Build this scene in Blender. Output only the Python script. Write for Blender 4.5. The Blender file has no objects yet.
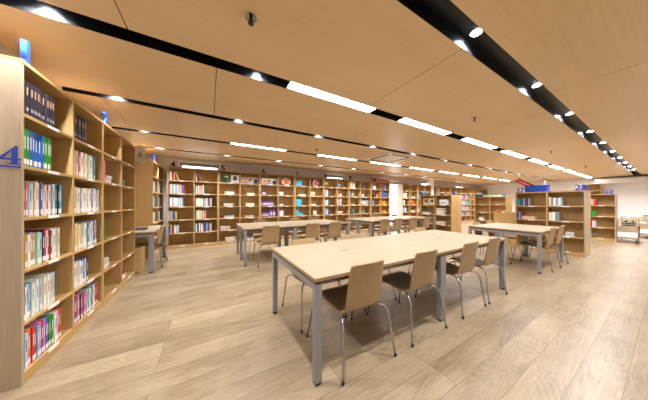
import bpy, bmesh, math, random
from mathutils import Vector, Matrix
random.seed(7)
S = bpy.context.scene
COL = S.collection
PI = math.pi

# ------------------------------------------------------------------ helpers
class MB:
    """collects shapes in one bmesh; every shape may carry a material slot"""
    def __init__(self):
        self.bm = bmesh.new()
    def _mi(self, faces, mi):
        for f in faces: f.material_index = mi
    def box(self, x0, y0, z0, x1, y1, z1, mi=0, bev=0.0):
        m = Matrix.Translation(((x0+x1)/2, (y0+y1)/2, (z0+z1)/2)) @ Matrix.Diagonal((abs(x1-x0), abs(y1-y0), abs(z1-z0), 1))
        r = bmesh.ops.create_cube(self.bm, size=1, matrix=m)
        vs = r['verts']
        fs = {f for v in vs for f in v.link_faces}
        self._mi(fs, mi)
        if bev > 0:
            es = {e for v in vs for e in v.link_edges}
            rb = bmesh.ops.bevel(self.bm, geom=list(es), offset=bev, segments=2, affect='EDGES', profile=0.6)
            self._mi(rb['faces'], mi)
        return self
    def cyl(self, p0, p1, r0, r1=None, seg=14, mi=0, caps=True):
        p0, p1 = Vector(p0), Vector(p1)
        r1 = r0 if r1 is None else r1
        d = p1 - p0
        q = d.to_track_quat('Z', 'Y').to_matrix().to_4x4()
        m = Matrix.Translation((p0+p1)/2) @ q
        r = bmesh.ops.create_cone(self.bm, cap_ends=caps, segments=seg, radius1=r0, radius2=r1, depth=d.length, matrix=m)
        fs = {f for v in r['verts'] for f in v.link_faces}
        self._mi(fs, mi)
        for f in fs:
            if len(f.verts) == 4: f.smooth = True
        return self
    def ball(self, c, r, sx=1, sy=1, sz=1, mi=0, seg=16):
        m = Matrix.Translation(c) @ Matrix.Diagonal((sx, sy, sz, 1))
        q = bmesh.ops.create_uvsphere(self.bm, u_segments=seg, v_segments=seg//2+2, radius=r, matrix=m)
        fs = {f for v in q['verts'] for f in v.link_faces}
        self._mi(fs, mi)
        for f in fs: f.smooth = True
        return self
    def tube(self, pts, r, seg=10, mi=0, steps=6):
        """smooth tube through points (Catmull-Rom)"""
        P = [Vector(p) for p in pts]
        Q = [P[0]*2-P[1]] + P + [P[-1]*2-P[-2]]
        path = []
        for i in range(1, len(Q)-2):
            for k in range(steps):
                t = k/steps
                a, b, c, d = Q[i-1], Q[i], Q[i+1], Q[i+2]
                path.append(0.5*((2*b)+(c-a)*t+(2*a-5*b+4*c-d)*t*t+(-a+3*b-3*c+d)*t**3))
        path.append(P[-1])
        rings = []
        up = None
        for i, p in enumerate(path):
            t = (path[min(i+1, len(path)-1)] - path[max(i-1, 0)]).normalized()
            if up is None:
                up = t.orthogonal().normalized()
            up = (up - t*up.dot(t)).normalized()
            w = t.cross(up)
            rings.append([self.bm.verts.new(p + r*(math.cos(2*PI*k/seg)*up + math.sin(2*PI*k/seg)*w)) for k in range(seg)])
        for i in range(len(rings)-1):
            for k in range(seg):
                f = self.bm.faces.new((rings[i][k], rings[i][(k+1) % seg], rings[i+1][(k+1) % seg], rings[i+1][k]))
                f.smooth = True; f.material_index = mi
        f = self.bm.faces.new(list(reversed(rings[0]))); f.material_index = mi
        f = self.bm.faces.new(rings[-1]); f.material_index = mi
        return self
    def prism(self, outline, axis, a, b, mi=0):
        """outline of 2-D points, extruded along axis ('x','y','z') from a to b"""
        def p3(u, v, w):
            return {'x': (w, u, v), 'y': (u, w, v), 'z': (u, v, w)}[axis]
        A = [self.bm.verts.new(p3(u, v, a)) for u, v in outline]
        B = [self.bm.verts.new(p3(u, v, b)) for u, v in outline]
        n = len(outline)
        fs = [self.bm.faces.new(A), self.bm.faces.new(list(reversed(B)))]
        for i in range(n):
            fs.append(self.bm.faces.new((A[i], B[i], B[(i+1) % n], A[(i+1) % n])))
        self._mi(fs, mi)
        return self
    def mesh(self, name, mats):
        bmesh.ops.recalc_face_normals(self.bm, faces=self.bm.faces)
        me = bpy.data.meshes.new(name)
        self.bm.to_mesh(me); self.bm.free()
        for m in (mats if isinstance(mats, (list, tuple)) else [mats]): me.materials.append(m)
        return me
    def obj(self, name, mats, parent=None, label=None):
        return link(name, self.mesh(name, mats), parent, label)

def link(name, me, parent=None, label=None):
    o = bpy.data.objects.new(name, me)
    COL.objects.link(o)
    if parent is not None: o.parent = parent
    if label: o['label'] = label
    return o

def tag(o, label, cat, group=None):
    o['label'] = label; o['category'] = cat
    if group: o['group'] = group
    return o

def thing(name, label, cat, loc=(0, 0, 0), rz=0, group=None):
    o = bpy.data.objects.new(name, None); COL.objects.link(o)
    o.empty_display_size = 0.1
    o.location = loc; o.rotation_euler = (0, 0, rz)
    return tag(o, label, cat, group)

def struct(o):
    o['kind'] = 'structure'; return o

KIDS = {}
def kids(o):
    return list(o.children)

def dup(root, loc, rz, label, group=None, cat=None):
    r = root.copy(); COL.objects.link(r)
    r.location = loc; r.rotation_euler = (0, 0, rz)
    r['label'] = label
    if group: r['group'] = group
    for ch in list(root.children):
        c = ch.copy(); COL.objects.link(c); c.parent = r
        for g in list(ch.children):
            d = g.copy(); COL.objects.link(d); d.parent = c
    return r

ORD = ['first', 'second', 'third', 'fourth', 'fifth', 'sixth', 'seventh', 'eighth', 'ninth', 'tenth', 'eleventh', 'twelfth',
       'thirteenth', 'fourteenth', 'fifteenth', 'sixteenth', 'seventeenth', 'eighteenth', 'nineteenth', 'twentieth', 'twenty-first', 'twenty-second']

# ------------------------------------------------------------------ materials
def srgb(r, g, b):
    f = lambda c: (c/255/12.92) if c/255 <= .04045 else ((c/255+.055)/1.055)**2.4
    return (f(r), f(g), f(b), 1)

def new_mat(name):
    m = bpy.data.materials.new(name); m.use_nodes = True
    nt = m.node_tree
    return m, nt, nt.nodes['Principled BSDF']

def plain(name, col, rough=.5, metal=0, spec=.5, bump=0):
    m, nt, b = new_mat(name)
    b.inputs['Roughness'].default_value = rough
    b.inputs['Metallic'].default_value = metal
    b.inputs['Specular IOR Level'].default_value = spec
    tc = nt.nodes.new('ShaderNodeTexCoord'); no = nt.nodes.new('ShaderNodeTexNoise')
    no.inputs['Scale'].default_value = 18; no.inputs['Detail'].default_value = 4
    nt.links.new(tc.outputs['Object'], no.inputs['Vector'])
    mx = nt.nodes.new('ShaderNodeMix'); mx.data_type = 'RGBA'
    mx.inputs[6].default_value = col
    mx.inputs[7].default_value = tuple(min(1, c*.93) for c in col[:3]) + (1,)
    nt.links.new(no.outputs['Fac'], mx.inputs[0])
    nt.links.new(mx.outputs[2], b.inputs['Base Color'])
    if bump:
        bp = nt.nodes.new('ShaderNodeBump'); bp.inputs['Strength'].default_value = bump
        bp.inputs['Distance'].default_value = .002
        n2 = nt.nodes.new('ShaderNodeTexNoise'); n2.inputs['Scale'].default_value = 160
        nt.links.new(tc.outputs['Object'], n2.inputs['Vector'])
        nt.links.new(n2.outputs['Fac'], bp.inputs['Height']); nt.links.new(bp.outputs[0], b.inputs['Normal'])
    return m

def wood(name, c0, c1, axis='z', rough=.45, fine=90, broad=6, spec=.4):
    """oak laminate, grain along the given object axis"""
    m, nt, b = new_mat(name)
    b.inputs['Roughness'].default_value = rough
    b.inputs['Specular IOR Level'].default_value = spec
    N, L = nt.nodes, nt.links
    tc = N.new('ShaderNodeTexCoord'); oi = N.new('ShaderNodeObjectInfo')
    ad = N.new('ShaderNodeVectorMath'); ad.operation = 'MULTIPLY_ADD'
    cv = N.new('ShaderNodeCombineXYZ')
    for k in range(3): L.new(oi.outputs['Random'], cv.inputs[k])
    L.new(cv.outputs[0], ad.inputs[0]); ad.inputs[1].default_value = (7.3, 11.1, 5.7)
    L.new(tc.outputs['Object'], ad.inputs[2])
    def noise(sc, along, det):
        mp = N.new('ShaderNodeMapping')
        s = {'x': (along, sc, sc), 'y': (sc, along, sc), 'z': (sc, sc, along)}[axis]
        mp.inputs['Scale'].default_value = s
        L.new(ad.outputs[0], mp.inputs['Vector'])
        no = N.new('ShaderNodeTexNoise'); no.inputs['Scale'].default_value = 1
        no.inputs['Detail'].default_value = det; no.inputs['Roughness'].default_value = .6
        L.new(mp.outputs[0], no.inputs['Vector'])
        return no
    a, f = noise(broad, broad*.12, 3), noise(fine, fine*.025, 3)
    mt = N.new('ShaderNodeMath'); mt.operation = 'MULTIPLY_ADD'
    L.new(f.outputs['Fac'], mt.inputs[0]); mt.inputs[1].default_value = .5
    ml = N.new('ShaderNodeMath'); ml.operation = 'MULTIPLY'; ml.inputs[1].default_value = .5
    L.new(a.outputs['Fac'], ml.inputs[0]); L.new(ml.outputs[0], mt.inputs[2])
    rp = N.new('ShaderNodeValToRGB')
    rp.color_ramp.elements[0].position = .34; rp.color_ramp.elements[0].color = c0
    rp.color_ramp.elements[1].position = .66; rp.color_ramp.elements[1].color = c1
    L.new(mt.outputs[0], rp.inputs[0]); L.new(rp.outputs[0], b.inputs['Base Color'])
    bp = N.new('ShaderNodeBump'); bp.inputs['Strength'].default_value = .08; bp.inputs['Distance'].default_value = .002
    L.new(f.outputs['Fac'], bp.inputs['Height']); L.new(bp.outputs[0], b.inputs['Normal'])
    return m

def emis(name, col, st):
    m, nt, b = new_mat(name)
    b.inputs['Base Color'].default_value = (.8, .8, .8, 1)
    b.inputs['Emission Color'].default_value = col
    b.inputs['Emission Strength'].default_value = st
    return m

OAK0, OAK1 = (.42, .252, .090, 1), (.535, .345, .138, 1)
M_ov = wood('oak_vertical', OAK0, OAK1, 'z')
M_ox = wood('oak_lengthwise', OAK0, OAK1, 'x')
M_oak_pale = wood('oak_end_panel', (.37, .275, .175, 1), (.46, .36, .25, 1), 'z', fine=120)
M_chair = wood('chair_ply', (.34, .228, .11, 1), (.425, .295, .157, 1), 'z', rough=.4, fine=140)
M_chair_edge = plain('chair_ply_edge', (.33, .17, .07, 1), .5)
M_top = wood('table_laminate', (.32, .25, .162, 1), (.37, .295, .198, 1), 'x', rough=.42, fine=70)
M_edge = wood('table_edge_band', (.30, .155, .06, 1), (.38, .21, .09, 1), 'x')
M_ceil = wood('ceiling_veneer', (.62, .445, .245, 1), (.69, .51, .30, 1), 'x', rough=.4, fine=60, broad=3, spec=.35)
M_steel = plain('painted_steel', (.30, .305, .315, 1), .38, .35)
M_chrome = plain('chrome_tube', (.44, .45, .48, 1), .18, 1)
M_black = plain('black_metal', (.006, .006, .007, 1), .33, 0, .25)
M_blackp = plain('black_plastic', (.012, .012, .014, 1), .5)
M_white = plain('white_paint', (.78, .77, .76, 1), .6)
M_whitem = plain('white_metal', (.8, .8, .8, 1), .4)
M_wall = plain('wall_paint_grey', (.62, .57, .53, 1), .8)
M_wallw = plain('wall_paint_white', (.88, .88, .89, 1), .8)
M_paper = plain('white_paper', (.82, .80, .76, 1), .8)
M_pages = plain('book_pages', (.74, .69, .58, 1), .9)
M_blue = plain('sign_blue', (.008, .048, .38, 1), .4)
M_navy_backlit = plain('sign_navy_and_backlit', (.008, .012, .04, 1), .5)  # block is navy; back-wall numerals get their backlit darkness as colour
M_red = plain('sign_red', (.62, .015, .02, 1), .45)
M_tube = emis('tube_diffuser', (.97, .985, 1, 1), 15)
M_lens = emis('downlight_lens', (.80, .88, 1, 1), 60)
M_sky = emis('daylight_pane', (.86, .93, 1, 1), 2.2)
M_grey = plain('grey_plastic', (.25, .25, .26, 1), .5)

def floor_mat():
    m, nt, b = new_mat('oak_plank_floor')
    N, L = nt.nodes, nt.links
    tc = N.new('ShaderNodeTexCoord')
    mp = N.new('ShaderNodeMapping'); mp.inputs['Location'].default_value = (0.35, 0.035, 0)
    L.new(tc.outputs['Object'], mp.inputs['Vector'])
    br = N.new('ShaderNodeTexBrick'); br.offset = .37; br.offset_frequency = 3; br.squash_frequency = 1
    br.inputs['Color1'].default_value = (0, 0, 0, 1); br.inputs['Color2'].default_value = (1, 1, 1, 1)
    br.inputs['Mortar'].default_value = (.5, .5, .5, 1)
    br.inputs['Scale'].default_value = 1; br.inputs['Mortar Size'].default_value = .0016
    br.inputs['Mortar Smooth'].default_value = .1
    br.inputs['Brick Width'].default_value = 1.85; br.inputs['Row Height'].default_value = .196
    L.new(mp.outputs[0], br.inputs['Vector'])
    # grain, shifted from plank to plank
    sh = N.new('ShaderNodeVectorMath'); sh.operation = 'MULTIPLY_ADD'
    L.new(br.outputs['Color'], sh.inputs[0]); sh.inputs[1].default_value = (31, 17, 9); L.new(mp.outputs[0], sh.inputs[2])
    def noise(sx, sy, det, rough=.55):
        q = N.new('ShaderNodeMapping'); q.inputs['Scale'].default_value = (sx, sy, 1); L.new(sh.outputs[0], q.inputs['Vector'])
        n = N.new('ShaderNodeTexNoise'); n.inputs['Scale'].default_value = 1; n.inputs['Detail'].default_value = det
        n.inputs['Roughness'].default_value = rough
        L.new(q.outputs[0], n.inputs['Vector']); return n
    big = noise(.7, 5.5, 1.0)
    ring = N.new('ShaderNodeMath'); ring.operation = 'MULTIPLY'; ring.inputs[1].default_value = 150; L.new(big.outputs['Fac'], ring.inputs[0])
    sn = N.new('ShaderNodeMath'); sn.operation = 'SINE'; L.new(ring.outputs[0], sn.inputs[0])
    fine = noise(4, 110, 3, .7)
    blot = noise(1.5, 3.2, 4, .6)
    def madd(a, k, c):
        n = N.new('ShaderNodeMath'); n.operation = 'MULTIPLY_ADD'
        L.new(a, n.inputs[0]); n.inputs[1].default_value = k
        if isinstance(c, float): n.inputs[2].default_value = c
        else: L.new(c, n.inputs[2])
        return n.outputs[0]
    sep = N.new('ShaderNodeSeparateColor'); L.new(br.outputs['Color'], sep.inputs[0])
    v = madd(sn.outputs[0], .05, .0)
    v = madd(fine.outputs['Fac'], .48, v)
    v = madd(blot.outputs['Fac'], .75, v)
    v = madd(sep.outputs[0], .16, v)
    rp = N.new('ShaderNodeValToRGB')
    e = rp.color_ramp.elements
    e[0].position = .38; e[0].color = (.135, .089, .048, 1)
    e[1].position = .98; e[1].color = (.385, .295, .19, 1)
    k = e.new(.67); k.color = (.265, .192, .116, 1)
    L.new(v, rp.inputs[0])
    mx = N.new('ShaderNodeMix'); mx.data_type = 'RGBA'
    L.new(br.outputs['Fac'], mx.inputs[0]); L.new(rp.outputs[0], mx.inputs[6]); mx.inputs[7].default_value = (.12, .08, .045, 1)
    L.new(mx.outputs[2], b.inputs['Base Color'])
    b.inputs['Roughness'].default_value = .30
    b.inputs['Specular IOR Level'].default_value = .4
    bp = N.new('ShaderNodeBump'); bp.inputs['Strength'].default_value = .12; bp.inputs['Distance'].default_value = .002
    L.new(fine.outputs['Fac'], bp.inputs['Height']); L.new(bp.outputs[0], b.inputs['Normal'])
    return m
M_floor = floor_mat()

COLS = {}
def colour(name):
    if name not in COLS:
        c = {'white': (232, 228, 220), 'cream': (222, 208, 178), 'pale blue': (160, 196, 220), 'blue': (40, 95, 175), 'navy': (28, 32, 62),
             'red': (190, 40, 38), 'orange': (232, 110, 35), 'green': (40, 140, 40), 'teal': (20, 130, 145), 'cyan': (70, 175, 215),
             'pink': (226, 90, 150), 'purple': (105, 66, 112), 'yellow': (228, 190, 60), 'brown': (120, 75, 45), 'grey': (150, 150, 155),
             'black': (30, 28, 30), 'tan': (196, 160, 110), 'pale green': (170, 205, 170), 'dark violet': (42, 32, 52), 'lilac': (205, 190, 212),
             'light grey': (205, 205, 205), 'mustard': (190, 140, 50), 'dark green': (34, 78, 34)}[name]
        COLS[name] = plain('cover_' + name.replace(' ', '_'), srgb(*c), .4)
    return COLS[name]

# ------------------------------------------------------------------ camera (levelled, wide lens)
H = 1.27
cd = bpy.data.cameras.new('camera'); cam = bpy.data.objects.new('camera', cd); COL.objects.link(cam)
cam.location = (0, 0, H)
cam.rotation_euler = (PI/2, 0, -(PI/2 - math.radians(60.1)))
cd.sensor_width = 36; cd.lens = 36*200/648; cd.shift_y = 3/648; cd.clip_start = .05
S.camera = cam

# ------------------------------------------------------------------ room shell
CZ = 2.60           # underside of the veneer ceiling
X0, X1, Y0, Y1 = -1.5, 18.0, -1.5, 7.2
struct(MB().box(X0-.15, Y0-.15, -.1, X1+.15, Y1+.15, 0).obj('floor', M_floor))
struct(MB().box(X0-.15, Y1, 0, X1+.15, Y1+.15, 2.95).obj('wall_back', M_wall))
struct(MB().box(X0-.15, Y0, 0, X0, Y1, 2.95).obj('wall_left', M_wall))
struct(MB().box(X1, Y0, 0, X1+.15, Y1, 2.95).obj('wall_right', M_wallw))
struct(MB().box(X0-.15, Y0-.15, 0, X1+.15, Y0, 2.95).obj('wall_front', M_wallw))
struct(MB().box(X1-.015, Y0, 0, X1, Y1, .09).obj('baseboard_right', M_oak_pale))
struct(MB().box(X0, Y1-.015, 0, X1-.02, Y1, .09).obj('baseboard_back', M_grey))

STRIPS = [(-.62, -.46), (.725, .90), (2.075, 2.235), (3.46, 3.59), (4.84, 4.97), (6.17, 6.28)]
SEAM0 = {0: 0.2, 1: 1.13, 2: 1.9, 3: .065, 4: 1.25, 5: .45, 6: -.4}
c = MB()
ys = [Y0] + [v for s in STRIPS for v in s] + [Y1]
for k in range(0, len(ys), 2):
    a, b2 = ys[k], ys[k+1]
    s0 = SEAM0[k//2]
    xs = [X0] + [x for x in [s0 + 2.44*i for i in range(-3, 9)] if X0+.05 < x < X1-.05] + [X1]
    for i in range(len(xs)-1):
        c.box(xs[i]+.004, a, CZ, xs[i+1]-.004, b2, CZ+.03)
struct(c.obj('ceiling', M_ceil))
struct(MB().box(X0-.15, Y0-.15, 2.80, X1+.15, Y1+.15, 2.95).obj('ceiling_slab', M_black))
for i, (a, b2) in enumerate(STRIPS):
    t = MB()
    t.box(X0, a-.004, CZ+.001, X1, a+.004, 2.74); t.box(X0, b2-.004, CZ+.001, X1, b2+.004, 2.74)
    t.box(X0, a-.004, 2.70, X1, b2+.004, 2.74)
    struct(t.obj('trim_%d' % (i+1), M_black))
# pale bulkhead on the far right wall
struct(MB().box(X1-.5, .15, 2.25, X1, 2.0, 2.5).obj('trim_8', M_wallw))

# windows: high clerestory windows above the back bookcases
def window(n, x0, x1, z0, z1, frame=.05):
    f = MB()
    y = Y1
    f.box(x0-frame, y-.05, z0-frame, x0, y, z1+frame); f.box(x1, y-.05, z0-frame, x1+frame, y, z1+frame)
    f.box(x0, y-.05, z1, x1, y, z1+frame); f.box(x0, y-.05, z0-frame, x1, y, z0)
    w = struct(f.obj('window_%d' % n, M_whitem))
    g = MB(); i = .045
    g.box(x0, y-.035, z0, x0+i, y-.01, z1); g.box(x1-i, y-.035, z0, x1, y-.01, z1)
    g.box(x0+i, y-.035, z1-i*2.2, x1-i, y-.01, z1); g.box(x0+i, y-.035, z0, x1-i, y-.01, z0+i)
    g.obj('window_frame', M_grey, w, 'grey inner window frame')
    MB().box(x0+i, y-.022, z0+i, x1-i, y-.012, z1-i*2.2).obj('pane', M_sky, w, 'bright daylit glass pane')
window(1, -.73, .27, 2.0, 2.47)
window(2, 4.22, 5.10, 2.0, 2.45)
window(3, 10.55, 11.45, 2.0, 2.5)
window(4, 14.2, 15.2, 2.0, 2.46)
# tall bright window in the gap between the tall bookcases
window(5, 7.90, 8.62, .12, 2.34, .06)
# white column on the back wall
struct(MB().box(11.06, 6.98, 0, 11.46, Y1, CZ).obj('trim_9', M_wallw))

# ------------------------------------------------------------------ ceiling fittings
def make_linear(label, loc, L, w):
    t = thing('linear_light', label, 'ceiling light', loc, 0, 'linear tube lights in the ceiling channels')
    h = L/2
    MB().box(-h, -w/2+.004, .012, h, w/2-.004, .05).obj('housing', M_black, t)
    MB().box(-h+.008, -w/2+.008, .002, h-.008, w/2-.008, .012).obj('diffuser', M_tube, t, 'glowing white diffuser')
    return t
def linear_row(name, y, w, xs, where):
    for i, (a, b) in enumerate(xs):
        make_linear('long glowing tube light, %s from left, %s' % (ORD[i], where), ((a+b)/2, y, CZ), b-a, w)
rowB = [(.78, 2.05), (2.67, 4.0), (4.62, 6.02), (6.57, 8.05), (8.6, 10.0), (10.6, 11.95), (12.55, 13.9), (14.5, 15.85), (16.3, 17.5)]
rowD = [(.42, 1.70), (2.63, 3.98), (4.60, 6.0), (6.57, 8.0), (8.5, 9.9), (10.5, 11.9), (12.5, 13.9), (14.5, 15.8)]
linear_row('b', 2.155, .15, rowB, 'channel above the foreground table')
linear_row('d', 4.905, .12, rowD, 'channel above the back tables')
spot_e = {}
def downlight(label, loc, energy, double=False):
    t = thing('downlight', label, 'downlight', loc, 0, 'recessed downlights in the black ceiling channels')
    r = MB()
    seg = 24
    for k in range(seg):
        a0, a1 = 2*PI*k/seg, 2*PI*(k+1)/seg
        pass
    r.cyl((0, 0, -.002), (0, 0, .002), .046, .046, 24).obj('trim_ring', M_whitem, t)
    MB().cyl((0, 0, -.006), (0, 0, -.0022), .036, .036, 24).obj('lens', M_lens, t, 'glowing white lens')
    ld = bpy.data.lights.new('downlight_beam', 'SPOT'); ld.energy = energy; ld.spot_size = math.radians(146); ld.spot_blend = .6
    ld.shadow_soft_size = .035; ld.color = (.97, .98, 1)
    lo = bpy.data.objects.new('downlight_beam', ld); COL.objects.link(lo); lo.parent = t; lo.location = (0, 0, -.02)
    return t
def spots(y, xs, e, where, z=2.698):
    for i, x in enumerate(xs):
        if x > 8: e = max(e, (125 if x < 11.5 else 210))
        downlight('small downlight, %s from left, %s' % (ORD[i], where), (x, y, z), e)
spots(.815, [.44, 1.94, 3.44, 5.0, 6.6, 8.1, 9.65, 11.2, 12.7, 14.2, 15.7], 98, 'wide channel nearest the viewer')
spots(-.54, [-.3, 1.2, 2.7, 4.2, 5.7, 7.2, 8.7], 12, 'channel behind the viewer')
spots(2.155, [-1.02], 130, 'near left end of the foreground tube channel')
spots(2.155, [.46], 35, 'dark stretch of foreground tube channel')
spots(3.525, [-1.05, .436, 1.957, 3.469, 5.0, 6.6, 8.15, 9.67, 11.2, 12.7, 14.2, 15.7], 68, 'narrow channel behind the foreground table')
spots(4.905, [-1.07], 40, 'tube-light channel above the back tables')
spots(6.225, [-1.06, .437, 1.95, 3.5, 5.0, 6.6, 8.1, 9.65, 11.2, 12.7, 14.2, 15.7], 150, 'channel in front of the back bookcases')

def sprinkler(label, x, y):
    t = thing('ceiling_sprinkler', label, 'sprinkler', (x, y, CZ), 0, 'ceiling sprinkler heads')
    MB().cyl((0, 0, -.008), (0, 0, 0), .042, .036, 24).obj('escutcheon', M_chrome, t)
    m = MB(); m.cyl((0, 0, -.045), (0, 0, -.008), .010, .012, 12); m.cyl((0, 0, -.05), (0, 0, -.046), .02, .02, 14)
    m.cyl((-.012, 0, -.045), (-.009, 0, -.015), .003, .003, 6); m.cyl((.012, 0, -.045), (.009, 0, -.015), .003, .003, 6)
    m.obj('nozzle', M_blackp, t)
for i, (x, y, w) in enumerate([(.26, 1.50, 'above the viewer, nearest of all'), (3.6, 1.54, 'above the right end of the foreground table'),
                               (7.6, 1.54, 'above the low bookcase with the blue box'), (11.7, 1.54, 'near the far white wall'),
                               (2.3, 4.36, 'beside the air conditioner above the back table'), (8.2, 4.3, 'beyond the ceiling air conditioner')]):
    sprinkler('small dark sprinkler head on the wood ceiling %s' % w, x, y)

t = thing('ceiling_air_conditioner', 'square four-way cassette air conditioner flush in the wooden ceiling', 'air conditioner', (4.60, 4.15, CZ))
M_ac = plain('cassette_beige', (.74, .64, .50, 1), .5)
MB().box(-.54, -.54, -.022, .54, .54, 0, bev=.006).obj('panel', M_ac, t)
MB().box(-.27, -.27, -.03, .27, .27, -.0225, bev=.004).obj('intake_grille', M_ac, t)
for sx, sy, hx, hy in ((0, .41, .34, .034), (0, -.41, .34, .034), (.41, 0, .034, .34), (-.41, 0, .034, .34)):
    MB().box(sx-hx, sy-hy, -.028, sx+hx, sy+hy, -.0225).obj('air_slot', M_blackp, t)

# ------------------------------------------------------------------ bookcases
TK = .024
TALL = [.085, .430, .800, 1.170, 1.535, 1.900]      # shelf tops, tall case
LOW = [.085, .450, .825, 1.195]
BAY = .600
_cc = {}
def cm(key, fn, mats):
    if key not in _cc: _cc[key] = fn().mesh(key[0], mats)
    return _cc[key]
def bookcase(label, loc, rz, kind='tall', depth=.33, bays=2, group=None, endmat=None, name='bookcase', both=False):
    """front towards local -y, origin at the left end of the front edge on the floor"""
    lv = TALL if kind == 'tall' else LOW
    Ht = 2.265 if kind == 'tall' else 1.565
    W = bays*BAY + TK
    t = thing(name, label, 'bookcase', loc, rz, group)
    side = cm(('side_panel', kind, depth), lambda: MB().box(0, .002, 0, TK, depth, Ht-TK, bev=.0015), M_ov)
    pale = cm(('end_panel', kind, depth), lambda: MB().box(0, .002, 0, TK, depth, Ht-TK, bev=.0015), M_oak_pale)
    for i in range(bays+1):
        me = side if (i in (0, bays) or True) else side
        if endmat and ((i == 0 and 'L' in endmat) or (i == bays and 'R' in endmat)): me = pale
        o = link('side_panel' if i in (0, bays) else 'divider', me, t); o.location = (i*BAY, 0, 0)
    o = link('top_panel', cm(('top_panel', kind, depth, bays), lambda: MB().box(0, 0, Ht-TK, W, depth, Ht, bev=.0015), M_ox), t)
    o = link('back_panel', cm(('back_panel', kind, depth, bays), lambda: MB().box(TK, depth-.012, .0, W-TK, depth-.002, Ht-TK), M_ov), t)
    pl = cm(('plinth', bays), lambda: MB().box(TK, .004, 0, W-TK, .024, lv[0]-TK), M_ox)
    link('plinth', pl, t)
    sh = cm(('shelf', depth), lambda: MB().box(TK, .003, -TK, BAY, depth-.013, 0, bev=.0015), M_ox)
    lb = cm(('shelf_label',), lambda: MB().box(-.065, -.0015, -.024, .065, .0025, -.002), M_paper)
    for b in range(bays):
        for k, z in enumerate(lv):
            s = link('shelf', sh, t); s.location = (b*BAY, 0, z)
            l = link('shelf_label', lb, s, 'white paper label on the shelf edge'); l.location = (BAY*.5+.03, 0, 0)
    t['_kind'] = kind; t['_depth'] = depth
    del t['_kind'], t['_depth']
    INFO[t.name] = (lv, Ht, depth, Matrix.Translation(loc) @ Matrix.Rotation(rz, 4, 'Z'), rz)
    return t
INFO = {}
BK = 'oak bookcase'
LB1 = bookcase('tall oak bookcase with big blue 4 on its end, nearest on the left', (-1.119, 2.235, 0), PI/2, 'tall', .37, endmat='L', group='tall oak bookcases')
LB2 = bookcase('tall oak bookcase behind the nearest left one, ending at the small desk', (-1.119, 3.461, 0), PI/2, 'tall', .37, group='tall oak bookcases')
LB3 = bookcase('tall oak bookcase on the left wall behind the small desk with laptop', (-1.125, 5.98, 0), PI/2, 'tall', .37, endmat='', group='tall oak bookcases')
BACK = []
bx = -.985
names = ['under the sign 4 on the back wall', 'under the sign 5 on the back wall', 'under the sign 6 on the back wall', 'under the sign 7 on the back wall',
         'under the sign 8 on the back wall', 'under the sign 9 on the back wall', 'under the red lettering on the back wall']
for i, n in enumerate(names):
    BACK.append(bookcase('tall oak bookcase standing ' + n, (bx + i*1.2335, 6.83, 0), 0, 'tall', .295, group='tall oak bookcases'))
FAR = []
for i, n in enumerate(['just right of the tall bright window', 'left of the white column', ]):
    FAR.append(bookcase('tall oak bookcase on the back wall ' + n, (8.53 + i*1.2335, 6.83, 0), 0, 'tall', .295, endmat='L' if i == 0 else '', group='tall oak bookcases'))
for i, n in enumerate(['just right of the white column', 'behind the near low bookcase with the pale end', 'in the gap between low bookcases, crowded with books', 'behind the far low bookcase', 'in the far right corner']):
    FAR.append(bookcase('tall oak bookcase on the back wall ' + n, (11.78 + i*1.2335, 6.83, 0), 0, 'tall', .295, endmat='L' if i == 0 else '', group='tall oak bookcases'))
LG = 'low oak bookcases standing in rows'
M1 = bookcase('low oak bookcase with wide bare end panel, behind the right end of the back table', (7.55, 5.17, 0), -PI/2, 'low', .33, group=LG)
M1b = bookcase('low oak bookcase facing away, back to back behind the one beside the back table', (8.215, 3.946, 0), PI/2, 'low', .33, group=LG)
M3 = bookcase('low oak bookcase with the blue box on its top, right of centre', (7.55, 2.22, 0), -PI/2, 'low', .30, endmat='R', group=LG)
M3b = bookcase('low oak bookcase facing away, back to back with the one under the blue box', (8.155, .996, 0), PI/2, 'low', .30, group=LG)
M2 = bookcase('low oak bookcase, nearly empty, far behind the right-hand table', (11.4, 4.88, 0), -PI/2, 'low', .33, group=LG)
M2b = bookcase('low oak bookcase facing away behind the far nearly empty one', (12.065, 3.656, 0), PI/2, 'low', .33, group=LG)
M4 = bookcase('low oak bookcase beside the book trolley, far right', (11.4, 2.12, 0), -PI/2, 'low', .33, endmat='R', group=LG)
M5 = bookcase('taller oak bookcase against the far white wall, top showing over the low one', (17.4, 2.42, 0), -PI/2, 'tall', .36, 1, group='tall oak bookcases')

# ------------------------------------------------------------------ books and displayed things
def W(case, x, y, z):
    return INFO[case.name][3] @ Vector((x, y, z))
def put(o, case, x, y, z, rz=0):
    o.location = W(case, x, y, z); o.rotation_euler = (0, 0, INFO[case.name][4] + rz)
    return o

def book_mesh(t, h, d, cov, pat=None):
    """standing book: cover boards + spine, spine towards -y, x from 0 to t"""
    m = MB(); b = min(.0025, t*.15)
    m.box(0, 0, 0, b, d, h); m.box(t-b, 0, 0, t, d, h)
    m.box(b, 0, 0, t-b, b, h)
    return m
def pages_mesh(t, h, d):
    b = min(.0025, t*.15)
    return MB().box(b, b, .003, t-b, d-.004, h-.004)
BOOKS = []          # every book is listed first; the ones that show largest become objects of their own
def seen(case, p, w, h):
    """how large a book face shows from where the photograph was taken"""
    M = INFO[case.name][3]
    n = M.to_3x3() @ Vector((0, -1, 0))
    v = Vector((0, 0, H)) - p
    return w*h*max(n.dot(v.normalized()), .02)/v.length_squared
def book(case, x, y, z, t, h, d, col, label, group, detail=0, lean=0, name='book'):
    BOOKS.append((seen(case, W(case, x+t/2, y, z+h/2), t, h), 'up', case, (x, y, z), (t, h, d), col, label, group, detail, lean))
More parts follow.
